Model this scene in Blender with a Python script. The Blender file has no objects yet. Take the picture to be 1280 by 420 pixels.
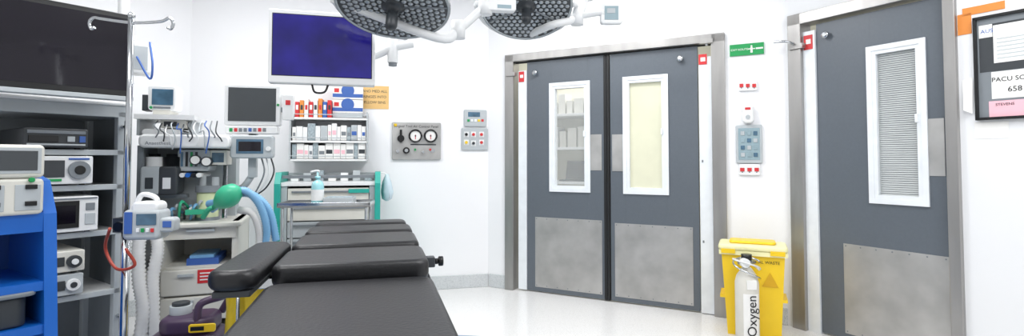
import bpy, bmesh, math, random
from mathutils import Vector, Matrix
random.seed(4)
F=660.0; HY=200.0; EYE=1.21
def lin(h):
    h=h.lstrip('#'); c=[int(h[i:i+2],16)/255 for i in (0,2,4)]
    return [(x/12.92 if x<=.04045 else ((x+.055)/1.055)**2.4) for x in c]+[1]
MATS={}
def M(name,hexc,rough=.5,metal=0,var=.04,scale=12,emit=0,bump=0,spec=.5,alpha=1,coat=0):
    if name in MATS: return MATS[name]
    m=bpy.data.materials.new(name); m.use_nodes=True
    nt=m.node_tree; b=nt.nodes['Principled BSDF']; c=lin(hexc)
    tc=nt.nodes.new('ShaderNodeTexCoord'); nz=nt.nodes.new('ShaderNodeTexNoise')
    nz.inputs['Scale'].default_value=scale; nz.inputs['Detail'].default_value=3
    nt.links.new(tc.outputs['Object'],nz.inputs['Vector'])
    r=nt.nodes.new('ShaderNodeValToRGB'); r.color_ramp.elements[0].position=.3; r.color_ramp.elements[1].position=.7
    r.color_ramp.elements[0].color=[x*(1-var) for x in c[:3]]+[1]
    r.color_ramp.elements[1].color=[min(1,x*(1+var)) for x in c[:3]]+[1]
    nt.links.new(nz.outputs['Fac'],r.inputs['Fac']); nt.links.new(r.outputs['Color'],b.inputs['Base Color'])
    b.inputs['Roughness'].default_value=rough; b.inputs['Metallic'].default_value=metal
    b.inputs['Specular IOR Level'].default_value=spec
    if coat: b.inputs['Coat Weight'].default_value=coat
    if emit:
        nt.links.new(r.outputs['Color'],b.inputs['Emission Color']); b.inputs['Emission Strength'].default_value=emit
    if alpha<1: b.inputs['Alpha'].default_value=alpha
    if bump:
        bp=nt.nodes.new('ShaderNodeBump'); bp.inputs['Strength'].default_value=bump; bp.inputs['Distance'].default_value=.01
        nt.links.new(nz.outputs['Fac'],bp.inputs['Height']); nt.links.new(bp.outputs['Normal'],b.inputs['Normal'])
    MATS[name]=m; return m
def speckle(name,base,dot,rough,scale=160,thr=.22):
    m=bpy.data.materials.new(name); m.use_nodes=True; nt=m.node_tree; b=nt.nodes['Principled BSDF']
    tc=nt.nodes.new('ShaderNodeTexCoord'); v=nt.nodes.new('ShaderNodeTexVoronoi'); v.inputs['Scale'].default_value=scale
    nt.links.new(tc.outputs['Object'],v.inputs['Vector'])
    r=nt.nodes.new('ShaderNodeValToRGB'); r.color_ramp.elements[0].position=thr; r.color_ramp.elements[1].position=thr+.08
    r.color_ramp.elements[0].color=lin(dot); r.color_ramp.elements[1].color=lin(base)
    nt.links.new(v.outputs['Distance'],r.inputs['Fac']); nt.links.new(r.outputs['Color'],b.inputs['Base Color'])
    b.inputs['Roughness'].default_value=rough; return m
def brushed(name,hexc,rough=.35,sc=(1,1,1),scale=6,var=.06,metal=.85):
    m=M(name,hexc,rough,metal,var,scale); nt=m.node_tree
    nz=[n for n in nt.nodes if n.type=='TEX_NOISE'][0]; tc=[n for n in nt.nodes if n.type=='TEX_COORD'][0]
    mp=nt.nodes.new('ShaderNodeMapping'); mp.inputs['Scale'].default_value=sc
    nt.links.new(tc.outputs['Object'],mp.inputs['Vector']); nt.links.new(mp.outputs['Vector'],nz.inputs['Vector'])
    return m
# ---------- materials
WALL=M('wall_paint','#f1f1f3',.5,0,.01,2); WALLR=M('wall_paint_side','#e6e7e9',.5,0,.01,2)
CEIL=M('ceiling_paint','#f4f4f4',.7,0,.01,2); CREAM=M('corridor_paint','#d8d4bf',.6,0,.02,2)
FLOOR=speckle('vinyl_floor','#e6e5e4','#c0bebc',.2); COVE=speckle('vinyl_cove','#cdd0d2','#aeb3b6',.35,120,.3)
BLUEFL=speckle('vinyl_inlay','#8fa3bd','#7488a5',.25)
STEEL=brushed('brushed_steel','#a9a7a5',.38,(1,1,.15),9,.14); PLATE=brushed('kick_steel','#b6b5b3',.45,(1,1,1),5,.16,.7); CHROME=M('chrome','#c4c7ca',.16,1,.02)
DOOR=M('door_laminate','#5d646c',.36,0,.03,60); DARKG=M('door_edge','#141517',.5)
WHITE=M('white_plastic','#e9eaea',.35,0,.02); OFFW=M('beige_plastic','#d9d7ce',.42,0,.02); LGREY=M('light_grey','#b4babd',.4)
GREY=M('mid_grey','#7a8085',.42); DGREY=M('dark_grey','#34383c',.42); BLACK=M('black_plastic','#0a0b0d',.35)
LEATHER=M('black_vinyl','#151518',.4,0,.1,90,bump=.12,spec=.5); RED=M('red','#cd2f33',.45); ORANGE=M('orange','#e08a3c',.5)
YEL=M('yellow_plastic','#efc81a',.4,0,.02); YLID=M('pale_yellow_lid','#efeab4',.4); BLUE=M('blue_plastic','#1463bf',.35,0,.03)
BLUED=M('blue_dark','#0d4a94',.4); TEAL=M('teal_plastic','#2aa597',.4); GREEN=M('green_sign','#12964f',.45)
MASK=M('green_silicone','#3fb58b',.35); HOSEB=M('blue_hose','#7fb3da',.3); HOSEW=M('white_hose','#dcdcda',.4)
PURP=M('purple_plastic','#43304a',.38); SCRD=M('screen_dark','#0f0a17',.1,0,.15,3); SCRB=M('screen_blue','#1c166c',.12,0,.4,4,emit=.42)
SCRG=M('screen_grey','#44484b',.2,0,.05,3); SCRT=M('screen_teal','#4b6a80',.2,0,.3,14); PAPER=M('paper','#ebeae7',.7,0,.02)
TAN=M('tan_card','#e5bd7c',.7); PINK=M('pink_label','#efb9c4',.6); LENS=M('lens','#aab0b4',.15,.4,.05); LFACE=M('lamp_face','#3d4144',.35,.2)
CYLW=M('cylinder_white','#d5d2c9',.35); FROST=M('frosted_glass_glow','#d6d5bd',.3,0,.04,5,emit=.1); BLIND=M('blind_slat','#b9bdbd',.5)  # opaque frosted pane; a slight glow is added in place of translucency
GLASS=M('clear_glass','#f2f5f4',.05,alpha=.16); FRAMEW=M('window_trim','#e6eaee',.3); BAG=M('yellow_bag','#d8b81a',.4,0,.1,20,bump=.4)
SAN=M('sanitizer','#9fd6dd',.15,0,.05); TRED=M('red_tube','#b8452f',.4); LAPG=M('box_blue','#3b62ab',.5); BOXP=M('box_print','#9aa7ad',.6,0,.3,60)
PCYAN=M('panel_cyan','#8fa5ad',.4)
# ---------- builder
class Fr:
    def __init__(s,x,y,ang):
        a=math.radians(ang); s.x,s.y=x,y; s.d=(math.cos(a),math.sin(a)); s.nn=(math.sin(a),-math.cos(a))
    def P(s,a,n,z): return Vector((s.x+a*s.d[0]+n*s.nn[0], s.y+a*s.d[1]+n*s.nn[1], z))
    def s(s,px,n=0):
        k=(px-640)/F; return (k*(s.y+n*s.nn[1])-(s.x+n*s.nn[0]))/(s.d[0]-k*s.d[1])
    def z(s,px,py,n=0):
        return EYE-(py-HY)/F*s.P(s.s(px,n),n,0).y
def fr_at(px,d,ang): return Fr((px-640)/F*d,d,ang)
def W(px,py,d): return Vector(((px-640)/F*d,d,EYE-(py-HY)/F*d))
def crom(pts,k=6):
    pts=[Vector(p) for p in pts]; q=[pts[0]*2-pts[1]]+pts+[pts[-1]*2-pts[-2]]; out=[]
    for i in range(1,len(q)-2):
        for j in range(k):
            t=j/k; a,b,c,d=q[i-1:i+3]
            out.append(.5*((2*b)+(c-a)*t+(2*a-5*b+4*c-d)*t*t+(-a+3*b-3*c+d)*t**3))
    return out+[pts[-1]]
class B:
    def __init__(s): s.bm=bmesh.new(); s.m=[]
    def mi(s,m):
        if m not in s.m: s.m.append(m)
        return s.m.index(m)
    def face(s,vs,m,sm=False):
        try: f=s.bm.faces.new(vs); f.material_index=s.mi(m); f.smooth=sm
        except ValueError: pass
    def v(s,p): return s.bm.verts.new(p)
    def hexa(s,p,m):
        v=[s.v(q) for q in p]
        for f in ((0,1,2,3),(4,5,6,7),(0,1,5,4),(1,2,6,5),(2,3,7,6),(3,0,4,7)): s.face([v[i] for i in f],m)
    def box(s,fr,s0,s1,n0,n1,z0,z1,m):
        s.hexa([fr.P(a,n,z) for z in (z0,z1) for a,n in ((s0,n0),(s1,n0),(s1,n1),(s0,n1))],m)
    def pb(s,fr,x0,y0,x1,y1,n0,n1,m):
        c=(x0+x1)/2; s.box(fr,fr.s(x0,n1),fr.s(x1,n1),n0,n1,fr.z(c,y1,n1),fr.z(c,y0,n1),m)
    def loft(s,rings,m,cap=True,sm=True,closed=True):
        R=[[s.v(p) for p in r] for r in rings]; n=len(R[0])
        for a,b in zip(R,R[1:]):
            for i in range(n): s.face([a[i],a[(i+1)%n],b[(i+1)%n],b[i]],m,sm)
        if cap: s.face(R[0],m); s.face(R[-1],m)
    def rsolid(s,fn,a0,a1,b0,b1,c0,c1,rc,re,m,k=5):
        rings=[]
        prof=[(re*(1-math.sin(t*math.pi/8)), c0+re*(1-math.cos(t*math.pi/8))) for t in range(5)]
        prof+= [(re*(1-math.cos(t*math.pi/8)), c1-re*(1-math.sin(t*math.pi/8))) for t in range(5)]
        if re<=0: prof=[(0,c0),(0,c1)]
        for ins,c in prof:
            r=max(rc-ins,.0005); ring=[]
            for (ca,cb,st) in ((a1-ins-r,b1-ins-r,0),(a0+ins+r,b1-ins-r,1),(a0+ins+r,b0+ins+r,2),(a1-ins-r,b0+ins+r,3)):
                for i in range(k+1):
                    t=(st+i/k)*math.pi/2; ring.append(fn(ca+r*math.cos(t),cb+r*math.sin(t),c))
            rings.append(ring)
        s.loft(rings,m,True,True)
    def pad(s,fr,s0,s1,n0,n1,z0,z1,rc,re,m): s.rsolid(lambda a,b,c:fr.P(a,b,c),s0,s1,n0,n1,z0,z1,rc,re,m)
    def pan(s,fr,s0,s1,n0,n1,z0,z1,rc,re,m): s.rsolid(lambda a,b,c:fr.P(a,c,b),s0,s1,z0,z1,n0,n1,rc,re,m)
    def pp(s,fr,x0,y0,x1,y1,n0,n1,m,rc=.012,re=.004):
        c=(x0+x1)/2; s.pan(fr,fr.s(x0,n1),fr.s(x1,n1),n0,n1,fr.z(c,y1,n1),fr.z(c,y0,n1),rc,re,m)
    def basis(s,ax):
        ax=Vector(ax).normalized(); t=Vector((0,0,1)) if abs(ax.z)<.9 else Vector((1,0,0))
        u=ax.cross(t).normalized(); return ax,u,ax.cross(u)
    def lathe(s,o,ax,prof,m,seg=24,cap=True):
        ax,u,w=s.basis(ax); o=Vector(o)
        s.loft([[o+ax*h+(u*math.cos(i/seg*2*math.pi)+w*math.sin(i/seg*2*math.pi))*max(r,.0004) for i in range(seg)] for r,h in prof],m,cap)
    def cyl(s,a,b,r,m,r2=None,seg=20):
        a,b=Vector(a),Vector(b); L=(b-a).length; s.lathe(a,b-a,[(r,0),(r2 or r,L)],m,seg)
    def sph(s,c,r,m,sc=1,ax=(0,0,1),seg=16):
        s.lathe(c,ax,[(r*math.sin(t*math.pi/10),-r*sc*math.cos(t*math.pi/10)) for t in range(11)],m,seg)
    def tube(s,pts,r,m,seg=10,k=6,rf=None):
        P=crom(pts,k) if k else [Vector(p) for p in pts]; rings=[]; up=None
        for i,p in enumerate(P):
            t=(P[min(i+1,len(P)-1)]-P[max(i-1,0)]).normalized()
            if up is None: up=s.basis(t)[1]
            up=(up-t*up.dot(t)).normalized(); w=t.cross(up); rr=rf(i) if rf else r
            rings.append([p+(up*math.cos(j/seg*2*math.pi)+w*math.sin(j/seg*2*math.pi))*rr for j in range(seg)])
        s.loft(rings,m)
    def hose(s,pts,r,m,k=24): s.tube(pts,r,m,10,k,lambda i:r*(1 if i%2 else .8))
    def disc(s,fr,px,py,rad,n0,n1,m,seg=24):
        z=fr.z(px,py,n1); a=fr.s(px,n1); s.cyl(fr.P(a,n0,z),fr.P(a,n1,z),rad,m,seg=seg)
    def prism(s,pts,vec,m):
        vec=Vector(vec); s.loft([[Vector(p) for p in pts],[Vector(p)+vec for p in pts]],m,True,False)
    def text(s,fr,txt,a,n,z,size,m,rot=0):
        cu=bpy.data.curves.new('t','FONT'); cu.body=txt; cu.size=size; cu.align_x='CENTER'; cu.align_y='CENTER'; cu.extrude=.0004; cu.resolution_u=3
        o=bpy.data.objects.new('t',cu); bpy.context.collection.objects.link(o); bpy.context.view_layer.update()
        me=bpy.data.meshes.new_from_object(o.evaluated_get(bpy.context.evaluated_depsgraph_get()))
        c,sn=math.cos(rot),math.sin(rot)
        vs=[s.v(fr.P(a+v.co.x*c-v.co.y*sn, n+v.co.z, z+v.co.x*sn+v.co.y*c)) for v in me.vertices]
        for p in me.polygons: s.face([vs[i] for i in p.vertices],m)
        bpy.data.objects.remove(o); bpy.data.meshes.remove(me)
    def done(s,name,bevel=.0025,parent=None):
        bmesh.ops.recalc_face_normals(s.bm,faces=s.bm.faces)
        xs=[v.co for v in s.bm.verts]; lo=Vector([min(c[i] for c in xs) for i in range(3)]); hi=Vector([max(c[i] for c in xs) for i in range(3)])
        o0=Vector(((lo.x+hi.x)/2,(lo.y+hi.y)/2,lo.z)); bmesh.ops.translate(s.bm,verts=s.bm.verts,vec=-o0)
        me=bpy.data.meshes.new(name); s.bm.to_mesh(me); s.bm.free()
        for m in s.m: me.materials.append(m)
        ob=bpy.data.objects.new(name,me); bpy.context.collection.objects.link(ob); ob.location=o0
        if bevel:
            md=ob.modifiers.new('bevel','BEVEL'); md.width=bevel; md.segments=2; md.limit_method='ANGLE'; md.angle_limit=math.radians(50)
        return ob
# ---------- frames
FB=Fr(-.23,5.1,14.06)      # back wall
DD=Fr(-.038,5.0,-27.75)    # double-door wall
SD=Fr(2.04,3.905,-60.7)    # single-door wall
FL=Fr(-2.74,4.47,59)       # left wall
TW=fr_at(158,2.8,55)
H=2.9
# ---------- room shell
b=B(); b.box(FB,-2.65,.03,-.1,0,0,H,WALL); b.done('wall_back',0)
b=B(); b.box(FL,-4.2,0.02,-.1,0,0,H,WALL); b.done('wall_left',0)
e1=1.885
b=B(); b.box(DD,-.215,0,-.1,0,0,H,WALL); b.box(DD,0,e1,-.1,0,2.2,H,WALL); b.box(DD,e1,2.36,-.1,0,0,H,WALL); b.done('wall_doors',0)
sR=SD.s(1201)
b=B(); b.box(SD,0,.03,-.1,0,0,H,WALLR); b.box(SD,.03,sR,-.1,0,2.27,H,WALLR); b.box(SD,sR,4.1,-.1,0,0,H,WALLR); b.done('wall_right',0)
Z0=Fr(0,0,0)
b=B(); b.hexa([(x,y,z) for z in (-.05,0) for x,y in ((-6,-2.5),(6,-2.5),(6,8),(-6,8))],FLOOR); b.done('floor',0)
b=B(); poly=[(-.23,5.2),(-2.8,4.55),(-5.1,.7),(-5.1,-1.5),(4.4,-1.5),(4.3,.2),(2.1,4.0)]
b.prism([(x,y,H) for x,y in poly],(0,0,.06),CEIL); b.done('ceiling',0)
b=B(); b.box(DD,-1.5,6,-2.0,-1.9,0,H,CREAM); b.done('wall_corridor',0)
b=B(); b.box(FB,-2.58,0,0,.012,0,.125,COVE); b.done('baseboard_back',.004)
b=B(); b.box(DD,-.2,-.005,0,.012,0,.125,COVE); b.box(DD,e1+.05,2.33,0,.012,0,.125,COVE); b.done('baseboard_doors',.004)
b=B(); b.box(FL,-4.1,-.02,0,.012,0,.125,COVE); b.done('baseboard_left',.004)
b=B(); b.box(SD,sR+.01,4,0,.012,0,.125,COVE); b.done('baseboard_right',.004)
b=B(); b.lathe((-.5,2.2,0.0002),(0,0,1),[(1.5,0),(1.5,.0015)],BLUEFL,96); b.done('trim_floor_inlay',0)
# ---------- double door frame
b=B()
b.box(DD,-.02,.07,-.1,.03,0,2.2,STEEL); b.box(DD,e1-.06,e1+.04,-.1,.03,0,2.2,STEEL); b.box(DD,-.02,e1+.04,-.1,.03,2.135,2.205,STEEL)
b.done('trim_double_door_frame',.004)
def bracket(b,fr,px,py,side):
    z=fr.z(px,py,.05); a=fr.s(px,.05)
    b.box(fr,a-.05,a+.05,.0,.045,z-.018,z+.018,STEEL); b.cyl(fr.P(a,.0,z-.03),fr.P(a,.0,z+.05),.012,CHROME)
def leaf(name,fr,x0,x1,ztop,win,kick,push,knob,n=-.02,glass='clear',textside=0):
    b=B(); t0=n-.045; s0,s1=fr.s(x0,n),fr.s(x1,n); c=(win[0]+win[2])/2
    ws0,ws1=fr.s(win[0],n),fr.s(win[2],n); wz0,wz1=fr.z(c,win[3],n),fr.z(c,win[1],n)
    b.box(fr,s0,ws0+.02,t0,n,.012,ztop,DOOR); b.box(fr,ws1-.02,s1,t0,n,.012,ztop,DOOR)
    b.box(fr,ws0+.02,ws1-.02,t0,n,.012,wz0+.02,DOOR); b.box(fr,ws0+.02,ws1-.02,t0,n,wz1-.02,ztop,DOOR)
    for (o,i,nn) in ((0,.032,.012),(.03,.055,.006)):
        for q in ((ws0+o,ws0+i,wz0+o,wz1-o),(ws1-i,ws1-o,wz0+o,wz1-o),(ws0+i,ws1-i,wz0+o,wz0+i),(ws0+i,ws1-i,wz1-i,wz1-o)):
            b.box(fr,q[0],q[1],t0-.005,n+nn,q[2],q[3],FRAMEW)
    b.box(fr,ws0+.05,ws1-.05,n-.03,n-.025,wz0+.05,wz1-.05,FROST if glass=='frost' else GLASS)
    if glass=='blind':
        z=wz0+.055
        while z<wz1-.06:
            b.hexa([fr.P(ws0+.055,n-.015,z),fr.P(ws1-.055,n-.015,z),fr.P(ws1-.055,n-.02,z+.011),fr.P(ws0+.055,n-.02,z+.011),
                    fr.P(ws0+.055,n-.016,z),fr.P(ws1-.055,n-.016,z),fr.P(ws1-.055,n-.021,z+.011),fr.P(ws0+.055,n-.021,z+.011)],BLIND); z+=.0135
        b.box(fr,ws0+.05,ws1-.05,n-.04,n-.035,wz0+.05,wz1-.05,GREY)
    b.box(fr,ws1-.06,ws1-.045,n,n+.02,(wz0+wz1)/2+.0,(wz0+wz1)/2+.05,FRAMEW)
    kz0,kz1=.05,fr.z((kick[0]+kick[2])/2,kick[1],n); ks0,ks1=fr.s(kick[0],n),fr.s(kick[2],n)
    b.box(fr,ks0,ks1,n,n+.003,kz0,kz1,PLATE)
    for i in range(7):
        for zz in (kz0+.015,kz1-.015):
            a=ks0+.015+(ks1-ks0-.03)*i/6; b.cyl(fr.P(a,n+.003,zz),fr.P(a,n+.0045,zz),.005,GREY,seg=8)
    b.pb(fr,*push,n,n+.004,PLATE)
    a=fr.s(knob[0],n); z=fr.z(knob[0],knob[1],n); b.lathe(fr.P(a,n,z),(fr.nn[0],fr.nn[1],0),[(.012,0),(.012,.012),(.024,.02),(.024,.035),(.012,.042)],CHROME,16)
    b.done(name,.002)
leaf('door_1',DD,659,755,2.125,(687,102,738,240),(669,273,752,367),(738,168,752,213),(670,91))
leaf('door_2',DD,763,873,2.125,(779,94,836,243),(768,281,865,383),(765,168,780,214),(852,73),glass='frost')
b=B(); n=-.03; b.box(DD,DD.s(755.5,n),DD.s(759,n),-.07,-.012,.01,2.12,DARKG); b.box(DD,DD.s(759.3,n),DD.s(762.6,n),-.07,-.012,.01,2.12,DARKG)
b.box(DD,.07,e1-.06,-.06,-.03,2.126,2.136,DARKG)
b.done('trim_door_seal',.002)
b=B(); b.pb(DD,648,88,658,360,-.08,-.005,FRAMEW); b.pb(DD,648.5,89,655,102,-.005,.0,RED); b.pb(DD,650,93,654,97,.0,.001,PAPER)
bracket(b,DD,637,92,0)
b.pb(DD,874.5,70,891,390,-.08,-.005,FRAMEW); b.pb(DD,874.5,67,885,80,-.005,.0,RED); b.pb(DD,877,71,883,76,.0,.001,PAPER)
for yy in (200,300): b.pb(DD,877,yy,879,yy+3,-.005,-.002,GREY)
bracket(b,DD,884,50,0)
b.done('trim_double_door_jamb',.002)
# single
b=B(); sl=SD.s(1003,.03); sr0=SD.s(1182,.03)
b.box(SD,.03,sl,-.1,.03,0,2.27,STEEL); b.box(SD,sr0,sR,-.1,.03,0,2.27,STEEL); b.box(SD,.03,sR,-.1,.03,2.19,2.27,STEEL)
b.done('trim_single_door_frame',.004)
leaf('door_3',SD,1023,1183,2.175,(1086,52,1161,256),(1052,312,1183,450),(1160,148,1181,220),(1037,43),glass='blind')
b=B(); b.pb(SD,1004,38,1021,470,-.08,-.002,FRAMEW); b.pb(SD,1007,43,1018,61,-.002,.003,RED); b.pb(SD,1010,48,1016,54,.003,.004,PAPER)
bracket(b,SD,996,57,0); b.tube([SD.P(SD.s(1000),.05,SD.z(1000,55)),SD.P(SD.s(985,.1),.1,SD.z(985,55)),SD.P(SD.s(970,.12),.12,SD.z(972,56))],.01,CHROME)
b.done('trim_single_door_jamb',.002)
# corridor shelf behind door
C=Fr(*DD.P(0,-1.3,0).xy,-27.75)
b=B()
a0,a1=C.s(660),C.s(745)
for z in (.06,.5,.93,1.33,1.72): b.box(C,a0,a1,-.4,0,z,z+.03,WHITE)
for a in (a0,a1): b.box(C,a-.015,a+.015,-.4,0,0,1.98,LGREY)
b.box(C,a0,a1,-.42,-.4,0,1.98,CREAM)
for z in (1.36,1.75,.53):
    a=a0+.05
    while a<a1-.14:
        w=random.uniform(.07,.12); b.box(C,a,a+w,-.3,-.08,z+.001,z+random.uniform(.12,.25),random.choice([WHITE,LGREY,OFFW,OFFW])); a+=w+.02
b.done('storage_shelf',.003)
b=B(); m=(a0+a1)/2+.1
b.box(C,m-.16,m+.16,-.3,-.08,.9605,.978,DGREY); b.hexa([C.P(m-.16,-.3,.98),C.P(m+.16,-.3,.98),C.P(m+.16,-.29,.98),C.P(m-.16,-.29,.98),C.P(m-.16,-.36,1.2),C.P(m+.16,-.36,1.2),C.P(m+.16,-.35,1.2),C.P(m-.16,-.35,1.2)],BLACK)
b.done('laptop',.002)
# ---------- wall fittings right of double doors
def sock(name,fr,x0,y0,x1,y1,reds=3):
    b=B(); b.pp(fr,x0,y0,x1,y1,0,.018,WHITE)
    w=(x1-x0)
    for i in range(reds):
        cx=x0+w*(i+.5)/reds; b.pb(fr,cx-w*.1,(y0+y1)/2-2.2,cx+w*.1,(y0+y1)/2+2.2,.018,.023,RED)
        b.pb(fr,cx-w*.03,(y0+y1)/2+2.6,cx+w*.03,(y0+y1)/2+3.6,.018,.02,DGREY)
    b.done(name,.0015)
b=B(); b.pb(DD,914,53.5,957,68,0,.012,GREEN); a=DD.s(936,.012); z=DD.z(936,60.5,.012)
b.text(DD,'EXIT ROUTE',a-.055,.012,z,.022,PAPER); b.sph(DD.P(a+.03,.013,z+.02),.007,PAPER,.3,(DD.nn[0],DD.nn[1],0))
b.box(DD,a+.022,a+.038,.012,.014,z-.03,z+.012,PAPER); b.box(DD,a+.06,a+.11,.012,.014,z-.006,z+.006,PAPER); b.box(DD,a+.006,a+.055,.012,.014,z-.004,z+.003,PAPER)
b.done('exit_sign',.001)
sock('power_outlet',DD,924,100,948,113)
sock('power_outlet',DD,923,205,950,219)
b=B(); b.pp(DD,928,130,943,154,0,.05,WHITE,.03,.015); b.disc(DD,935.5,146,.016,.05,.056,LGREY); b.pb(DD,932,134,939,137,.05,.052,RED); b.done('call_button',.001)
b=B(); b.pp(DD,920,156,953,204,0,.02,LGREY,.01,.004); b.pb(DD,923,160,950,200,.02,.022,PCYAN)
for i in range(3):
    for j in range(4): b.pb(DD,926+i*8,164+j*9,931+i*8,169+j*9,.022,.026,[LGREY,PCYAN,SCRT][(i+j)%3])
b.done('light_control_panel',.001)
# ---------- back wall fittings
b=B(); b.pp(FB,490,153,551,199.5,0.001,.025,PLATE,.01,.004)  # surgical tool air control panel, with gauges and knobs
c=FB.nn; 
a=FB.s(520,.025); b.text(FB,'Surgical Tool Air Control Panel',a,.026,FB.z(520,158,.025),.032,BLACK)
for px in (519,538):
    a=FB.s(px,.025); z=FB.z(px,170,.025); b.lathe(FB.P(a,.025,z),(c[0],c[1],0),[(.062,0),(.062,.03),(.05,.034),(.049,.02),(.0005,.02)],BLACK,28)
    b.cyl(FB.P(a,.045,z),FB.P(a,.047,z),.047,PAPER); b.box(FB,a-.003,a+.003,.047,.05,z-.03,z+.012,RED); b.sph(FB.P(a,.048,z),.007,BLACK)
b.disc(FB,501,173,.032,.025,.05,BLACK); b.pb(FB,499.5,162,502.5,178,.05,.065,BLACK)
b.disc(FB,508,188,.03,.025,.06,BLACK); b.disc(FB,508,188,.016,.06,.075,CHROME)
b.disc(FB,497,189,.014,.025,.05,CHROME); b.disc(FB,529,190,.012,.025,.05,CHROME); b.disc(FB,541,188,.02,.025,.032,CHROME)
b.pb(FB,492,154.5,496,158,.025,.026,YEL)
b.pb(FB,513,180,545,181.5,.025,.026,DGREY); b.disc(FB,519,187,.01,.025,.04,GREEN); b.disc(FB,538,187,.01,.025,.04,RED)
b.done('air_control_panel',.001)
b=B(); b.pp(FB,580,137,608.5,158,0,.02,LGREY); b.pb(FB,585,140,600,146,.02,.022,SCRT); 
for i in range(5): b.pb(FB,584+i*4.4,149,587+i*4.4,152,.02,.024,[GREEN,WHITE,WHITE,YEL,RED][i])
b.done('gas_alarm_panel',.001)
b=B(); b.pp(FB,577,160,610,187.5,0,.02,LGREY)
for i,(px,py,m) in enumerate([(583,168,BLACK),(592,168,RED),(602,168,RED),(583,178,YEL),(592,179,DGREY),(602,178,RED)]): 
    b.pb(FB,px-3,py-3.4,px+3,py+3.4,.02,.022,WHITE); b.disc(FB,px,py,.014,.022,.034,m)
b.done('isolation_switch_panel',.001)
b=B(); b.pp(FB,615,147,625,163,0,.012,WHITE); b.pb(FB,618,152,622,158,.012,.018,LGREY); b.done('light_switch',.001)
b=B(); b.pb(FB,450,107,485.5,136,0,.004,TAN)
for i,t in enumerate(['AND MED ALL','RINGES INTO','ELLOW BINS']): b.text(FB,t,FB.s(468),.0045,FB.z(468,114+i*7),.034,DGREY)
b.done('paper_notice',0)
# shelf rack
b=B()
for x in (361,457.5): b.pb(FB,x,140,x+2,201,0,.26,LGREY)
for y in (147,176,199):
    b.pb(FB,361,y,459.5,y+2.4,0,.26,WHITE); b.pb(FB,361,y-4.5,459.5,y-3.4,.255,.262,LGREY)
b.done('supply_shelf_rack',.002)
b=B()
for y in (176,199):
    x=365
    while x<452:
        w=random.uniform(4,10); h=random.uniform(17,22)
        b.pb(FB,x,y-h,x+w,y-.3,.03,.24,random.choice([PAPER,PAPER,WHITE,PAPER,LGREY,BOXP]))
        if random.random()<.6: b.pb(FB,x+.8,y-h*.6,x+w-.8,y-h*.35,.24,.242,random.choice([LAPG,GREY,PINK,DGREY,GREY]))
        x+=w+.4
b.done('packaged_supplies',.001)
b=B(); x=368
for i,m in enumerate([RED,ORANGE,PAPER,RED,WHITE,ORANGE,LAPG,RED]):
    b.pb(FB,x,127-(i%3)*2,x+5,146.7,.04,.22,m); b.pb(FB,x+1,131,x+4,137,.22,.222,[PAPER,DGREY,RED][i%3]); x+=5.8
b.done('medicine_boxes',.001)
b=B()
for i,y in enumerate((107,124.5)):
    b.pb(FB,415,y,453,y+16.8,.04,.16,PAPER); b.pb(FB,415,y+10,453,y+14.5,.16,.162,LAPG); 
    a=FB.s(434,.16); z=FB.z(434,y+6,.16); b.lathe(FB.P(a,.16,z),(c[0],c[1],0),[(.055,0),(.055,.003)],LAPG,20); b.pb(FB,417,y+3,423,y+8,.16,.162,RED)
b.pb(FB,415,140.5,453,146.8,.04,.16,LGREY)
b.done('glove_box',.001)
# ---------- teal supply cart
K=fr_at(410,4.32,14)
b=B(); s0,s1=K.s(352),K.s(469)
b.box(K,s0,s1,-.34,0,.12,.16,LGREY); b.box(K,s0,s1,-.34,-.32,.16,1.0,LGREY); b.box(K,s0,s1,-.34,.01,1.0,1.03,WHITE); 
for a in (s0,s1-.045): b.box(K,a,a+.045,-.34,0,.12,1.0,LGREY)
for i in range(6):
    z=.18+i*.135; b.box(K,s0+.05,s1-.05,-.3,.0,z,z+.125,LGREY if i<4 else OFFW); b.box(K,s0+.08,s1-.08,.0,.012,z+.09,z+.105,GREY)
for a in (s0-.045,s1+.0):
    b.prism([K.P(a,-.36,.1),K.P(a,.02,.1),K.P(a,.045,.5),K.P(a,.045,1.02),K.P(a,-.02,1.11),K.P(a,-.36,1.11)],K.P(.045,0,0)-K.P(0,0,0),TEAL)
b.box(K,s0,s1,-.05,-.03,1.06,1.085,GREY); b.box(K,s0,s1,-.36,-.34,1.03,1.1,LGREY)
for i in range(7): b.box(K,s0+.04+i*.1,s0+.1+i*.1,-.3,-.2,1.031,1.08+.02*(i%3),[WHITE,LGREY,BOXP,PAPER][i%4])
for a in (s0+.03,s1-.03):
    for n in (-.3,-.03): b.cyl(K.P(a-.012,n,.045),K.P(a+.012,n,.045),.045,DGREY); b.cyl(K.P(a,n,.05),K.P(a,n,.12),.01,CHROME)
b.pb(K,436,236,462,241,.012,.016,TEAL)
b.done('supply_cart',.004)
b=B(); o=K.P(s1+.1,-.1,0); b.loft([[o+Vector((math.cos(i/20*2*math.pi)*r*(1+.25*math.sin(i*2.3+k)),math.sin(i/20*2*math.pi)*r*.6*(1+.25*math.sin(i*1.7+k*2)),z)) for i in range(20)] for k,(r,z) in enumerate([(.01,.86),(.035,.88),(.045,.94),(.035,1.02),(.02,1.06),(.012,1.09)])],M('clear_bag','#c9dbe4',.25)); b.tube([o+Vector((0,0,1.08)),o+Vector((-.03,0,1.1)),K.P(s1+.04,-.1,1.1)],.004,WHITE,6); b.done('plastic_bag',0)
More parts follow.
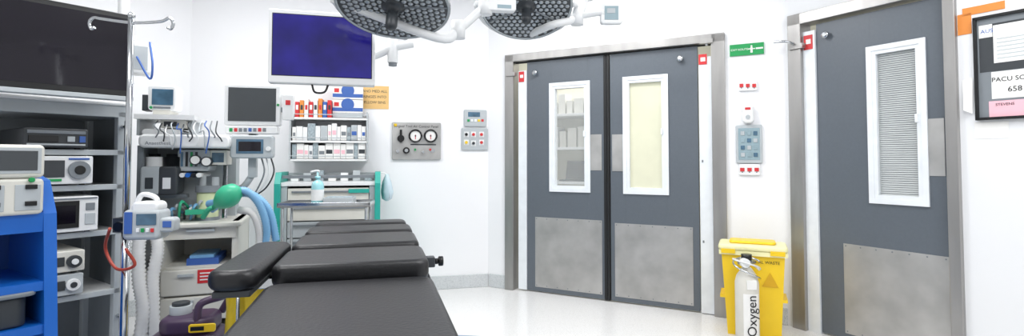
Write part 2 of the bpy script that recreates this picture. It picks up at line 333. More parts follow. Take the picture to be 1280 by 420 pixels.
# stainless instrument table
T=fr_at(408,3.78,8)
b=B(); s0,s1=T.s(347),T.s(463); z=T.z(408,257)
b.box(T,s0,s1,-.3,0,z-.012,z,STEEL)
for q in ((s0,s0+.01,-.3,0),(s1-.01,s1,-.3,0),(s0,s1,-.3,-.29),(s0,s1,-.01,0)): b.box(T,*q,z,z+.022,CHROME)
for a in (s0+.03,s1-.03):
    for n in (-.27,-.03): b.cyl(T.P(a,n,.07),T.P(a,n,z-.01),.011,CHROME); b.cyl(T.P(a-.01,n,.035),T.P(a+.01,n,.035),.035,DGREY)
for n in (-.27,-.03): b.cyl(T.P(s0+.03,n,.25),T.P(s1-.03,n,.25),.009,CHROME)
b.box(T,s0+.03,s1-.03,-.27,-.03,.255,.265,STEEL)
b.done('instrument_table',.001)
b=B(); o=T.P(T.s(393),-.12,z+.001)
b.lathe(o,(0,0,1),[(.04,0),(.044,.01),(.044,.14),(.036,.165),(.014,.178),(.014,.19),(.02,.19),(.02,.205),(.006,.21),(.006,.24)],SAN,20)
b.lathe(o+Vector((0,0,.03)),(0,0,1),[(.0447,0),(.0447,.08)],WHITE,20,False)
b.tube([o+Vector((.012,0,.24)),o+Vector((-.01,0,.246)),o+Vector((-.05,-.01,.236))],.008,WHITE,8,3); b.done('sanitizer_bottle',0)
b=B(); o=T.P(T.s(412),-.12,z+.002); b.box(Fr(o.x,o.y,8),-.05,.16,-.08,.08,o.z,o.z+.05,LGREY); b.box(Fr(o.x,o.y,8),-.04,.15,-.07,.07,o.z+.05,o.z+.055,BOXP); b.done('instrument_tray',.004)
# ---------- operating table
OT=Fr(-.53,1.76,14.3)
b=B()
def cush(s0,s1,n0,n1,z0,z1,rc=.05): b.pad(OT,s0,s1,n0,n1,z0,z1,rc,.022,LEATHER)
cush(-.268,.268,-.03,.82,.735,.812,.06)
cush(-.262,.262,-.40,-.05,.785,.86); cush(-.255,.255,-.76,-.42,.785,.87); cush(-.25,.25,-1.03,-.78,.80,.875); cush(-.235,.235,-1.22,-1.05,.815,.88)
for (n0,n1,z) in ((.03,.78,.735),(-.39,-.07,.785),(-.75,-.44,.785),(-1.02,-.8,.8),(-1.2,-1.06,.815)): b.box(OT,-.22,.22,n0,n1,z-.02,z,DGREY)
for a in (-.275,.275): b.box(OT,a-.006,a+.006,-1.0,-.05,.735,.765,CHROME)
for a in (-.24,.24): b.box(OT,a-.015,a+.015,-1.15,.75,.70,.73,CHROME)
for n in (-1.0,-.8,-.43,-.06): b.box(OT,-.275,.275,n-.015,n+.015,.73,.76,STEEL)
b.box(OT,-.13,.13,-.7,-.1,.62,.70,STEEL); b.box(OT,-.1,.1,-.55,-.25,.15,.62,STEEL); b.box(OT,-.12,.12,-.57,-.23,.15,.4,GREY)
b.pad(OT,-.24,.24,-.95,.2,.03,.15,.08,.02,GREY)
for a in (-.18,.18):
    for n in (-.85,.1): b.cyl(OT.P(a-.02,n,.035),OT.P(a+.02,n,.035),.035,BLACK)
b.box(OT,.275,.31,-.38,-.33,.775,.815,DGREY); b.cyl(OT.P(.31,-.355,.795),OT.P(.325,-.355,.795),.012,BLACK); b.cyl(OT.P(.325,-.355,.795),OT.P(.345,-.355,.795),.02,BLACK)
# armboard
A=Vector((-.865,1.64,0)); D=Vector((-1.0,2.24,0)); ang=math.degrees(math.atan2((D-A).y,(D-A).x))-90
AF=Fr(A.x,A.y,ang); L=(D-A).length
b.pad(AF,-.075,.075,-L,.02,.805,.87,.06,.025,LEATHER); b.box(AF,-.055,.055,-L+.03,0,.785,.805,DGREY)
b.box(AF,0,.16,-L*.55,-L*.45,.745,.785,CHROME)
b.done('operating_table',.004)
# yellow bag
b=B(); o=Vector((-1.17,2.42,0)); rings=[]
for k,(r,z) in enumerate([(.02,.12),(.09,.14),(.12,.25),(.115,.4),(.11,.55),(.11,.63),(.12,.68),(.123,.70),(.118,.66)]):
    rings.append([o+Vector((math.cos(i/36*2*math.pi)*(r+.01*math.sin(i*1.9+k)*(k>0)),math.sin(i/36*2*math.pi)*(r+.009*math.sin(i*2.6+k)*(k>0)),z+.008*math.sin(i*1.3))) for i in range(36)])
b.loft(rings,BAG)
for i in range(3):
    t=i*2.094+.5; b.cyl(o+Vector((math.cos(t)*.135,math.sin(t)*.135,.02)),o+Vector((math.cos(t)*.135,math.sin(t)*.135,.69)),.008,CHROME); b.sph(o+Vector((math.cos(t)*.135,math.sin(t)*.135,.022)),.022,BLACK)
b.tube([o+Vector((math.cos(i/24*2*math.pi)*.13,math.sin(i/24*2*math.pi)*.13,.69)) for i in range(25)],.007,CHROME,8,0)
b.done('linen_bag_stand',0)
# ---------- anesthesia machine
AM=fr_at(300,3.2,20)
b=B(); S=AM.s; q0,q1=S(200),S(300); zt=AM.z(255,277)
b.box(AM,q0,q1,-.5,-.02,.14,.2,OFFW); b.box(AM,q0,q0+.035,-.5,0,.2,zt,OFFW); b.box(AM,q1-.035,q1,-.5,0,.2,zt,OFFW); b.box(AM,q0,q1,-.5,-.47,.2,zt,OFFW)
b.pad(AM,q0-.02,q1+.02,-.5,.05,zt-.03,zt,.03,.01,OFFW)
b.pb(AM,205,280,297,298,-.4,.01,OFFW); b.pb(AM,235,286,270,289,.01,.03,LGREY)
b.box(AM,q0+.03,q1-.03,-.45,0,AM.z(250,334),AM.z(250,331),OFFW)
b.pp(AM,203,335,299,367,-.4,.02,OFFW,.02,.01); b.pb(AM,225,342,245,345,.02,.04,LGREY); b.pb(AM,250,335.5,279,352,.02,.024,RED)
for k in range(3): b.pb(AM,253,339+k*4,276,340.5+k*4,.024,.026,PAPER)
b.pp(AM,203,369,299,399,-.4,.02,OFFW,.02,.01); b.pb(AM,225,375,245,378,.02,.04,LGREY)
b.pb(AM,236,322,276,330.5,-.3,-.02,LAPG); b.pb(AM,240,318,270,322,-.28,-.04,HOSEB)
for a in (q0+.05,q1-.05):
    for n in (-.45,-.06): b.cyl(AM.P(a-.015,n,.06),AM.P(a+.015,n,.06),.06,DGREY); b.box(AM,a-.02,a+.02,n-.02,n+.02,.08,.14,GREY)
p0=S(168); zc=AM.z(225,182)
b.box(AM,p0,S(285),-.5,-.34,zt,AM.z(225,168),LGREY); b.box(AM,p0,p0+.03,-.5,-.05,zt-.3,zc,GREY); b.box(AM,p0,q0+.05,-.5,-.02,zt-.33,zt-.28,OFFW)
b.pp(AM,172,168,287,185,-.42,.0,WHITE,.03,.015); b.text(AM,'Anaesthesia',AM.s(198),.001,AM.z(195,179),.028,GREY)
b.pp(AM,176,161,225,170,-.35,-.05,WHITE,.02,.01)
b.pb(AM,166,143,242,149,-.42,-.02,WHITE); 
for x in (170,235): b.pb(AM,x,148,x+4,169,-.4,-.1,LGREY)
b.pb(AM,200,150,232,160,-.35,-.06,OFFW); b.pb(AM,204,152,220,158,-.06,-.055,DGREY)
for px,m in ((187,CHROME),(209,DGREY)):
    a=S(px); zb=AM.z(px,244); h=AM.z(px,196)-zb
    b.pan(AM,a-.05,a+.05,-.2,-.02,zb,zb+h*.75,.02,.01,LGREY if m is CHROME else DGREY); b.cyl(AM.P(a,-.11,zb+h*.7),AM.P(a,-.11,zb+h),.045,WHITE if m is CHROME else BLACK); b.cyl(AM.P(a,-.11,zb+h),AM.P(a,-.11,zb+h*1.08),.03,BLACK)
    b.pb(AM,px-5,222,px+5,236,-.02,-.017,WHITE if m is DGREY else DGREY)
b.box(AM,p0+.03,S(228),-.2,-.14,AM.z(200,250),AM.z(200,245),GREY)
b.pp(AM,222,187,262,214,-.34,-.1,LGREY,.015,.006)
for i in range(4): b.pb(AM,226+i*6,190,229+i*6,208,-.1,-.095,[SCRT,BLACK,GREEN,DGREY][i]); b.disc(AM,228+i*7,219,.014,-.34,-.04,[WHITE,BLUE,BLACK,WHITE][i],12)
b.disc(AM,244,200,.03,-.34,-.07,DGREY); b.disc(AM,244,200,.024,-.07,-.066,PAPER); b.disc(AM,258,202,.03,-.34,-.07,DGREY); b.disc(AM,258,202,.024,-.07,-.066,PAPER)
b.pb(AM,262,188,283,206,-.34,-.12,OFFW); b.pb(AM,265,191,280,203,-.12,-.118,SCRT)
a=S(256); b.cyl(AM.P(a,-.12,zt+.02),AM.P(a,-.12,zt+.17),.06,M('canister_clear','#cfd8ae',.2)); b.cyl(AM.P(a,-.12,zt+.17),AM.P(a,-.12,zt+.21),.068,GREY); b.cyl(AM.P(a,-.12,zt),AM.P(a,-.12,zt+.02),.068,GREY)
b.cyl(AM.P(a-.03,-.12,zt+.21),AM.P(a-.03,-.12,zt+.27),.02,LGREY); b.cyl(AM.P(a+.04,-.12,zt+.21),AM.P(a+.04,-.12,zt+.26),.02,LGREY)
b.cyl(AM.P(S(275),-.2,zt),AM.P(S(275),-.2,zt+.34),.014,CHROME)
b.pb(AM,233,262,258,268,-.15,-.02,MASK)
for i in range(9):
    b.tube([AM.P(S(205+i*5),-.1-.04*(i%3),zt+.01),AM.P(S(208+i*6),-.05,zt+.06+.02*(i%4)),AM.P(S(220+i*5),-.22,zt+.03),AM.P(S(228+i*6),-.12,zt+.09)],.008,[WHITE,HOSEB,LGREY,MASK,DGREY][i%5],8)
b.done('anesthesia_machine',.003)
b=B()
for i in range(12):
    x=190+i*7; b.tube([AM.P(S(x),-.1,AM.z(x,150)),AM.P(S(x+3),.015,AM.z(x,157+(i%3)*4)),AM.P(S(x+9),.02,AM.z(x,164+(i%4)*3)),AM.P(S(x+5+i%3*3),.016,AM.z(x,172+(i%5)*5))],.004,[GREY,DGREY,WHITE,LGREY,LAPG][i%5],6)
b.done('monitor_cables',0)
b=B(); b.pp(AM,183,106,219,138,-.22,-.06,WHITE,.02,.01); b.pb(AM,188,111,215,131,-.06,-.056,SCRT); b.pb(AM,190,133,212,135.5,-.06,-.055,GREY); b.pb(AM,190,137.5,212,143,-.25,-.06,OFFW)
b.disc(AM,187,134,.008,-.06,-.05,GREEN,10)
b.pb(AM,176,118,183,138,-.2,-.1,DGREY); b.done('vital_signs_monitor',.002)
PM=fr_at(316,3.3,14)
b=B(); b.pp(PM,279,105,350,157,-.07,0,WHITE,.015,.01); b.pb(PM,284,109.5,344,151.5,0,.003,SCRG); b.disc(PM,346.5,131,.008,0,.005,GREEN,10)
b.pp(PM,281,157.5,346,167,-.09,.01,WHITE,.01,.005)
for i in range(8): b.pb(PM,286+i*6,160,290+i*6,164.5,.01,.014,[GREEN,RED,GREY,GREY,LAPG,GREY,RED,GREY][i])
b.pp(PM,287,169,341,198,-.05,.03,LGREY,.02,.01); b.pb(PM,295,174,329,192,.03,.033,SCRT); b.pb(PM,298,177,326,189,.033,.034,SCRD); b.disc(PM,335,186,.014,.03,.045,WHITE,14)
b.box(PM,PM.s(308),PM.s(318),-.1,-.05,1.1,PM.z(313,120),LGREY)
b.tube([PM.P(PM.s(313),-.08,1.12),PM.P(PM.s(300),-.1,1.04),AM.P(AM.s(282),-.36,1.02)],.02,LGREY)
b.pp(PM,352,118,366,150,-.02,.02,WHITE,.01,.004); b.pb(PM,356,125,362,131,.02,.023,RED); b.box(PM,PM.s(345),PM.s(356),-.03,-.01,PM.z(350,140),PM.z(350,134),GREY)
for i in range(3): b.tube([PM.P(PM.s(325+i*6),-.04,PM.z(325,196)),PM.P(PM.s(330+i*6),-.02,PM.z(330,215)),PM.P(PM.s(322+i*5),-.03,PM.z(322,235)),PM.P(PM.s(312),-.08,PM.z(312,248))],.005,[GREY,WHITE,DGREY][i],6)
b.done('patient_monitor',.002)
b=B()
g=lambda x,y,n: AM.P(AM.s(x,n),n,AM.z(x,y,n))
b.hose([g(262,255,.0),g(285,250,.12),g(305,238,.16),g(325,255,.15),g(335,290,.12),g(325,330,.08)],.024,HOSEB)
b.hose([g(265,262,.03),g(290,245,.1),g(315,243,.1),g(337,262,.1),g(347,300,.08)],.024,HOSEB)
b.hose([g(300,262,.1),g(318,268,.15),g(326,300,.12),g(315,345,.08)],.022,HOSEW)
b.done('breathing_hoses',0)
# soft green breathing bag (elongated, drooping) with neck
b=B(); o=g(284,247,.14); ax=Vector((.75,-.25,.5)); b.lathe(o-ax.normalized()*.09,ax,[(.014,-.03),(.016,0),(.04,.03),(.062,.08),(.066,.12),(.05,.165),(.022,.19),(.004,.195)],MASK,24); b.hose([o-ax.normalized()*.11,g(262,262,.08),g(255,272,.05)],.016,MASK,10); b.done('breathing_bag',0)
b=B(); h=lambda x,y,d: W(x,y,d)
b.hose([h(180,280,2.88),h(176,310,2.86),h(178,350,2.86),h(184,385,2.87),h(180,430,2.88),h(176,470,2.88)],.036,HOSEW,16)
b.hose([h(195,285,2.93),h(200,310,2.92),h(195,345,2.9),h(196,380,2.9),h(198,430,2.92),h(196,465,2.93)],.033,HOSEW,16)
b.tube([h(140,285,2.1),h(135,310,2.15),h(150,335,2.12),h(172,330,2.1),h(160,310,2.1)],.006,TRED,8)
b.done('suction_hoses',0)
PU=fr_at(228,2.55,12)
b=B(); u0,u1=PU.s(180),PU.s(274)
b.pad(PU,u0,u1,-.26,.0,.06,.36,.07,.04,PURP); b.pad(PU,u0+.05,u1-.03,-.24,-.03,.35,.44,.06,.03,PURP)
b.tube([PU.P(u1-.1,-.05,.42),PU.P(u1-.09,-.06,.5),PU.P(u1-.02,-.1,.52),PU.P(u1+.0,-.2,.5),PU.P(u1-.04,-.22,.42)],.018,PURP)
b.cyl(PU.P(u0+.12,-.15,.42),PU.P(u0+.12,-.15,.48),.05,LGREY); b.cyl(PU.P(u0+.12,-.15,.48),PU.P(u0+.12,-.15,.495),.04,DGREY)
b.pan(PU,u0+.2,u0+.32,-.03,-.018,.375,.415,.01,.003,YEL); b.box(PU,u0+.21,u0+.27,-.018,-.016,.385,.405,BLACK)
b.pan(PU,u0+.1,u1-.1,0,.01,.2,.32,.02,.003,DGREY)
for a in (u0+.06,u1-.06):
    for n in (-.21,-.05): b.cyl(PU.P(a-.015,n,.035),PU.P(a+.015,n,.035),.035,BLACK); b.cyl(PU.P(a,n,.04),PU.P(a,n,.08),.012,CHROME)
b.done('suction_unit',.003)
# ---------- left equipment tower
b=B(); S=TW.s; r=S(158); l=r-.72; D0=-.5; zt=TW.z(155,140)
b.box(TW,l,r,D0,.0,zt-.03,zt+.03,LGREY); b.pad(TW,l-.01,r+.01,D0,.02,zt+.03,zt+.05,.04,.008,WHITE)
for a in (r-.04,l):
    b.box(TW,a,a+.04,-.05,0,.1,zt,LGREY); b.box(TW,a,a+.04,D0,D0+.05,.1,zt,LGREY)
b.box(TW,r-.012,r-.004,D0,-.02,.15,zt,GREY); b.box(TW,l,r,D0-.01,D0,.15,zt,GREY)
zs=[TW.z(110,y) for y in (188,232,290,366)]
for z in zs+[.2]: b.box(TW,l+.01,r-.01,D0,-.005,z-.02,z,WHITE); b.box(TW,l+.01,r-.01,-.012,.0,z-.024,z+.004,LGREY)
b.cyl(TW.P(r-.02,.06,zt-.05),TW.P(r-.02,.06,.35),.012,CHROME)
for zz in (zt-.08,.4): b.cyl(TW.P(r-.02,0,zz),TW.P(r-.02,.06,zz),.01,CHROME)
b.box(TW,l,r,D0,0,.1,.14,DGREY)
for a in (l+.05,r-.05):
    for n in (D0+.05,-.05): b.cyl(TW.P(a-.015,n,.05),TW.P(a+.015,n,.05),.05,BLACK)
b.done('equipment_rack',.003)
def dev(name,z,x0,x1,hpx,body,parts,n=.03,dep=.42):
    b=B(); c=(x0+x1)/2; z1=z+hpx*TW.P(TW.s(c,n),n,0).y/F; a0,a1=TW.s(x0,n),TW.s(x1,n)
    b.pan(TW,a0,a1,n-dep,n,z+.012,z1,.008,.005,body)
    for a in (a0+.03,a1-.03):
        for m_ in (n-dep+.04,n-.05): b.cyl(TW.P(a,m_,z+.0005),TW.P(a,m_,z+.014),.012,BLACK)
    H_=z1-z
    for p in parts:
        k,fx,fz,sx,sz,m_=p
        A_=a0+(a1-a0)*fx; Z_=z+.012+(H_-.012)*fz
        if k=='b': b.box(TW,A_-(a1-a0)*sx/2,A_+(a1-a0)*sx/2,n,n+.006,Z_-H_*sz/2,Z_+H_*sz/2,m_)
        else:
            b.cyl(TW.P(A_,n,Z_),TW.P(A_,n+.02,Z_),H_*sx,m_); b.cyl(TW.P(A_,n+.02,Z_),TW.P(A_,n+.024,Z_),H_*sx*.5,sz)
    b.done(name,.0015)
dev('video_processor',zs[0],28,110,27,DGREY,[('b',.5,.8,.9,.15,GREY),('b',.3,.45,.45,.3,BLACK),('b',.72,.45,.12,.25,LGREY),('b',.9,.45,.1,.3,LAPG),('b',.5,.15,.9,.08,LGREY)])
dev('light_source',zs[1],50,117,38,WHITE,[('b',.25,.55,.4,.55,DGREY),('c',.72,.5,.3,BLACK,GREY),('b',.72,.9,.4,.06,LAPG),('b',.25,.15,.3,.08,GREEN)])
dev('camera_control_unit',zs[2],40,125,47,WHITE,[('b',.4,.5,.6,.72,BLACK),('b',.4,.5,.5,.5,SCRD),('b',.87,.7,.14,.2,GREY),('b',.87,.35,.16,.3,LGREY),('b',.5,.95,.95,.04,GREY)])
dev('insufflator',zs[3]+.001,62,109,29,LGREY,[('c',.7,.5,.25,DGREY,WHITE),('b',.3,.5,.4,.4,DGREY)])
def dev2():
    b=B(); n=.03; z0=zs[3]+29*TW.P(TW.s(85,n),n,0).y/F+.001; z1=z0+29*TW.P(TW.s(85,n),n,0).y/F
    a0,a1=TW.s(58,n),TW.s(110,n); b.pan(TW,a0,a1,n-.4,n,z0+.012,z1,.008,.005,OFFW)
    for a in (a0+.03,a1-.03):
        for m_ in (n-.36,n-.05): b.cyl(TW.P(a,m_,z0),TW.P(a,m_,z0+.014),.012,BLACK)
    zc=(z0+z1)/2+.005; A_=a0+(a1-a0)*.72; b.cyl(TW.P(A_,n,zc),TW.P(A_,n+.02,zc),.03,DGREY); b.cyl(TW.P(A_,n+.02,zc),TW.P(A_,n+.03,zc),.014,WHITE)
    b.box(TW,a0+.03,a0+(a1-a0)*.5,n,n+.004,zc-.02,zc+.025,DGREY); b.done('irrigation_pump',.0015)
dev2()
# ---------- large black monitor top left
MO=fr_at(165,2.6,53)
b=B(); z0,z1=MO.z(155,122),MO.z(160,17); a1=MO.s(165); a0=a1-.75
b.pan(MO,a0,a1,-.06,0,z0,z1,.015,.01,BLACK); b.box(MO,a0+.025,a1-.025,0,.002,z0+.035,z1-.025,SCRD)
b.pan(MO,a0,a1,-.055,.006,z0-.014,z0+.007,.006,.003,LGREY)
b.text(MO,'stryker',a1-.013,.003,z0+.08,.028,LGREY,math.pi/2)
b.box(MO,a0+.25,a0+.5,-.1,-.06,z0+.1,z1-.1,DGREY); b.cyl(MO.P(a0+.37,-.09,z0+.2),MO.P(a0+.37,-.26,z0+.2),.03,LGREY)
b.cyl(MO.P(a0+.37,-.26,z0+.05),MO.P(a0+.37,-.26,H),.03,LGREY); b.cyl(MO.P(a0+.37,-.26,H-.04),MO.P(a0+.37,-.26,H),.09,WHITE)
b.done('surgical_display_monitor',.002)
b=B(); WF=fr_at(172,3.1,40)
b.pp(WF,146,50,190,92,-.1,-.0,WHITE,.03,.02); b.pb(WF,152,56,182,86,0,.003,LGREY)
b.tube([W(168,70,3.08),W(185,98,3.06),W(188,80,3.05),W(184,52,3.1)],.006,LAPG,8)
q_=W(150,60,3.25); b.cyl(q_,Vector((q_.x,q_.y,H)),.03,WHITE); b.tube([q_,WF.P(WF.s(165),-.09,WF.z(165,65))],.025,WHITE)
b.done('ceiling_pendant_arm',.002)
# ---------- IV pole
PY=2.15; PX=(160-640)/F*PY
b=B(); V=lambda z,dx=0,dy=0:Vector((PX+dx,PY+dy,z)); zt=EYE+(HY-18)/F*PY
b.cyl(V(.12),V(.95),.016,CHROME); b.cyl(V(.95),V(zt),.0115,CHROME); b.sph(V(zt),.015,CHROME)
zb=EYE+(HY-27)/F*PY
b.tube([V(zb-.02,-.15,0),V(zb-.025,-.165),V(zb-.0,-.172),V(zb+.02,-.155),V(zb+.015,-.12),V(zb,0),V(zb+.005,.12),V(zb+.02,.155),V(zb,.172),V(zb-.025,.165),V(zb-.02,.15)],.0065,CHROME,8,5)
b.cyl(V(.93),V(.98),.024,BLACK)
for i in range(5):
    t=i*2*math.pi/5+.3; e=(math.cos(t)*.24,math.sin(t)*.24); b.tube([V(.14),V(.13,e[0]*.4,e[1]*.4),V(.09,*e)],.014,CHROME,8,3); b.cyl(V(.04,e[0]-.012,e[1]),V(.04,e[0]+.012,e[1]),.04,BLACK); b.cyl(V(.04,*e),V(.09,*e),.008,CHROME)
b.lathe(V(.1),(0,0,1),[(.05,0),(.05,.05),(.02,.08)],DGREY)
b.done('iv_pole',0)
b=B(); IF=Fr(PX,PY-.03,8); g=lambda x,y,n: IF.P(IF.s(x,n),n,IF.z(x,y,n))
b.pp(IF,154,262,201,300,-.01,.09,LGREY,.02,.015); b.pp(IF,165,252,199,266,.0,.08,WHITE,.02,.01); b.pb(IF,172,267,197,281,.09,.093,SCRT); b.pb(IF,157,265,167,292,.09,.094,LAPG)
for i in range(4): b.pb(IF,172+i*6,285,176+i*6,290,.09,.095,[WHITE,GREEN,WHITE,RED][i])
b.pp(IF,199,272,219,290,.02,.08,LGREY,.015,.01); b.tube([g(172,254,.04),g(180,243,.04),g(196,247,.04),g(199,258,.04)],.01,WHITE)
b.box(IF,-.03,.03,-.06,.0,IF.z(160,290),IF.z(160,272),DGREY); b.disc(IF,150,283,.02,-.03,.03,BLACK)
b.pb(IF,205,276,216,284,.08,.083,LAPG)
b.done('infusion_pump',.002)
# ---------- blue cart with electrosurgical units
BC=fr_at(80,1.8,57)
b=B(); r=BC.s(80); w=.62; l=r-w; dz=-.42
zt=BC.z(60,268)
def side(a):
    b.prism([BC.P(a,dz,.1),BC.P(a,.02,.1),BC.P(a,.0,.55),BC.P(a,-.05,zt),BC.P(a,-.12,zt+.11),BC.P(a,-.2,zt+.125),BC.P(a,dz,zt+.125)],BC.P(.035,0,0)-BC.P(0,0,0),BLUE)
side(r-.035); side(l)
b.box(BC,l+.035,r-.035,dz,-.06,zt-.035,zt,BLUE); b.box(BC,l+.035,r-.035,-.075,-.05,zt-.06,zt+.005,BLUE); b.box(BC,l+.035,r-.035,dz,dz+.02,.12,zt,BLUED)
for y in (352,): 
    z=BC.z(60,y); b.box(BC,l+.035,r-.035,dz,-.03,z-.03,z,BLUE)
z2=BC.z(60,405); b.box(BC,l+.035,r-.035,dz,-.02,z2-.03,z2,BLUE); b.box(BC,l+.035,r-.035,dz,0,.12,.18,BLUED)
b.text(BC,'SURGICAL UNIT SCREEN',r-.3,-.049,zt-.028,.028,PAPER)
for a in (l+.05,r-.05):
    for n in (dz+.06,-.06): b.cyl(BC.P(a-.015,n,.05),BC.P(a+.015,n,.05),.05,BLACK); b.cyl(BC.P(a,n,.05),BC.P(a,n,.12),.012,CHROME)
b.done('blue_equipment_cart',.006)
zsH=BC.z(60,352)
b=B(); b.pad(BC,r-.5,r-.07,dz+.05,-.04,z2+.001,z2+.1,.03,.01,DGREY); b.pad(BC,r-.52,r-.05,dz+.04,-.02,z2+.1,z2+.115,.03,.005,GREY); b.done('storage_tray',0)
b=B(); b.lathe(BC.P(r-.3,-.2,zsH+.001),(0,0,1),[(.03,0),(.05,.02),(.055,.03),(.05,.03),(.028,.005)],LGREY); b.done('kidney_dish',0)
def unit(name,y0,y1,scr):
    b=B(); n=-.03; a1=BC.s(57,n); a0=a1-.36; z0,z1=BC.z(40,y1,n),BC.z(40,y0,n)
    if scr is False: z0=zt+.001
    b.pan(BC,a0,a1,n-.33,n,z0,z1,.015,.01,OFFW); L=a1-a0
    if scr:
        b.box(BC,a1-.14,a1-.02,n,n+.004,z0+.025,z1-.02,SCRG); b.box(BC,a1-.28,a1-.16,n,n+.004,z0+.025,z1-.02,SCRG); b.box(BC,a1-.15,a1-.01,n,n+.002,z0+.015,z1-.01,LGREY)
    else:
        for i in range(3):
            for j in range(2): b.box(BC,a1-.05-i*.09,a1-.02-i*.09,n,n+.01,z0+.03+j*.055,z0+.045+j*.055,BLACK)
            b.box(BC,a1-.075-i*.09,a1-.01-i*.09,n,n+.003,z0+.015,z0+.1,LGREY)
            b.cyl(BC.P(a1-.035-i*.09,n,z0+.115),BC.P(a1-.035-i*.09,n+.012,z0+.115),.008,GREEN)
    b.done(name,.002); return z1
z1=unit('electrosurgical_generator',223,267,False)
unit('tourniquet_controller',181,222.4,True)
# ---------- blue ceiling monitor
BM=fr_at(400,3.0,15)
b=B(); b.pp(BM,333,13,468,105,-.07,0,WHITE,.012,.008); b.pb(BM,338.5,19,463,95,0,.003,SCRB); b.pb(BM,337.5,18,464,96,-.01,.0015,BLACK)
a=BM.s(400); z=BM.z(400,58); b.box(BM,a-.08,a+.08,-.1,-.07,z-.08,z+.08,LGREY); b.cyl(BM.P(a,-.09,z),BM.P(a,-.2,z),.035,WHITE)
b.tube([BM.P(a,-.2,z),BM.P(a+.25,-.22,z),BM.P(BM.s(490,-.2),-.2,BM.z(490,58,-.2))],.028,WHITE,14)
j=BM.P(BM.s(490,-.2),-.2,BM.z(490,58,-.2)); b.cyl(j-Vector((0,0,.1)),j+Vector((0,0,.07)),.032,WHITE); b.cyl(j-Vector((0,0,.12)),j-Vector((0,0,.1)),.026,GREY)
b.tube([j,j+Vector((.12,.03,.03))],.026,WHITE,14)
b.cyl(j+Vector((0,0,.05)),Vector((j.x,j.y,H)),.022,WHITE); b.cyl(Vector((j.x,j.y,H-.05)),Vector((j.x,j.y,H)),.1,WHITE)
b.tube([BM.P(BM.s(388),-.03,BM.z(388,104)),BM.P(BM.s(392),-.03,BM.z(390,114)),BM.P(BM.s(404),-.03,BM.z(404,114)),BM.P(BM.s(409),-.03,BM.z(409,104))],.006,BLACK,8)
b.done('ceiling_mounted_monitor',.002)
# ---------- surgical lights
def lamp(name,c,R,tilt,yaw,arm):
    b=B(); t=math.radians(tilt); yw=math.radians(yaw)
    ax=Vector((math.sin(t)*math.sin(yw),-math.sin(t)*math.cos(yw),-math.cos(t)))
    _,u,w=b.basis(ax)
    b.lathe(c,ax,[(.05,-.11),(.12,-.10),(R*.8,-.065),(R*.97,-.035),(R,-.012),(R,.006),(R*.975,.012),(R*.955,.004)],LGREY,56,False)
    b.lathe(c,ax,[(R*.955,.004),(R*.3,-.004),(.001,-.004)],LFACE,56,False)
    b.lathe(c,ax,[(R*1.0,-.012),(R*1.012,-.004),(R*1.0,.008)],CHROME,56,False)
    st=.036; rows=int(R/st)+2
    for i in range(-rows,rows+1):
        for j in range(-rows,rows+1):
            x=(i+.5*(j%2))*st; y=j*st*.866; rr=math.hypot(x,y)
            if rr<R*.93 and rr>.062:
                b.lathe(c+u*x+w*y-ax*.003,ax,[(.0155,0),(.0155,.006),(.009,.009),(.0005,.0095)],LENS,6)
    b.lathe(c,ax,[(.06,-.005),(.06,.01),(.045,.016),(.03,.02),(.026,.05),(.03,.06),(.03,.12),(.022,.135),(.0005,.137)],DGREY,24)
    for k in range(3):
        an=k*2.094+.5; d_=u*math.cos(an)+w*math.sin(an); b.cyl(c+d_*.05+ax*.006,c+d_*R*.95+ax*.006,.006,GREY,seg=8)
    pts=[]
    for i in range(13):
        an=arm[0]+(i/12)*math.pi; d_=u*math.cos(an)+w*math.sin(an); pts.append(c+d_*(R+.03)-ax*(.02+.03*math.sin(i/12*math.pi)))
    b.tube(pts,.014,WHITE,10,0)
    for p in (pts[0],pts[-1]): b.cyl(p,c+(p-c)*.88,.018,WHITE)
    b.tube([pts[arm[1]]]+arm[2],.024,WHITE,14)
    for p in arm[2][1:]: b.cyl(p-Vector((0,0,.05)),p+Vector((0,0,.05)),.04,WHITE)
    e=arm[2][-1]; b.cyl(e,Vector((e.x,e.y,H)),.035,WHITE); b.cyl(Vector((e.x,e.y,H-.06)),Vector((e.x,e.y,H)),.12,WHITE)
    return b,ax,u,w
c1=W(490,6,2.7); c2=W(658,6,3.2)
b,_,_,_=lamp('a',c1,.293,20,0,(0,6,[W(545,46,2.85),W(572,36,2.95),W(606,6,3.0)]))
b.done('surgical_light',.0)
b,_,_,_=lamp('b',c2,.283,31,0,(0,6,[W(690,30,3.25),W(722,20,3.3),W(735,-12,3.35)]))
o=W(766,15,3.25)
b.tube([W(722,20,3.3),W(740,16,3.28),W(756,14,3.26)],.02,WHITE,12)
LF=Fr(o.x,o.y,0); b.pan(LF,-.07,.07,-.05,.0,o.z-.065,o.z+.07,.02,.01,WHITE); b.box(LF,-.045,.04,0,.003,o.z-.04,o.z+.045,PCYAN); b.box(LF,-.03,.02,.003,.005,o.z-.0,o.z+.03,LGREY)
b.done('surgical_light',0)
b=B(); o=W(626,4,2.98); LF=Fr(o.x,o.y,10); b.pan(LF,-.09,.09,-.06,.0,o.z-.035,o.z+.05,.02,.01,WHITE); b.box(LF,-.02,.06,0,.002,o.z-.02,o.z,PCYAN); b.cyl(o+Vector((0,.03,.04)),Vector((o.x,o.y+.03,H)),.02,WHITE); b.done('light_control_box',0)
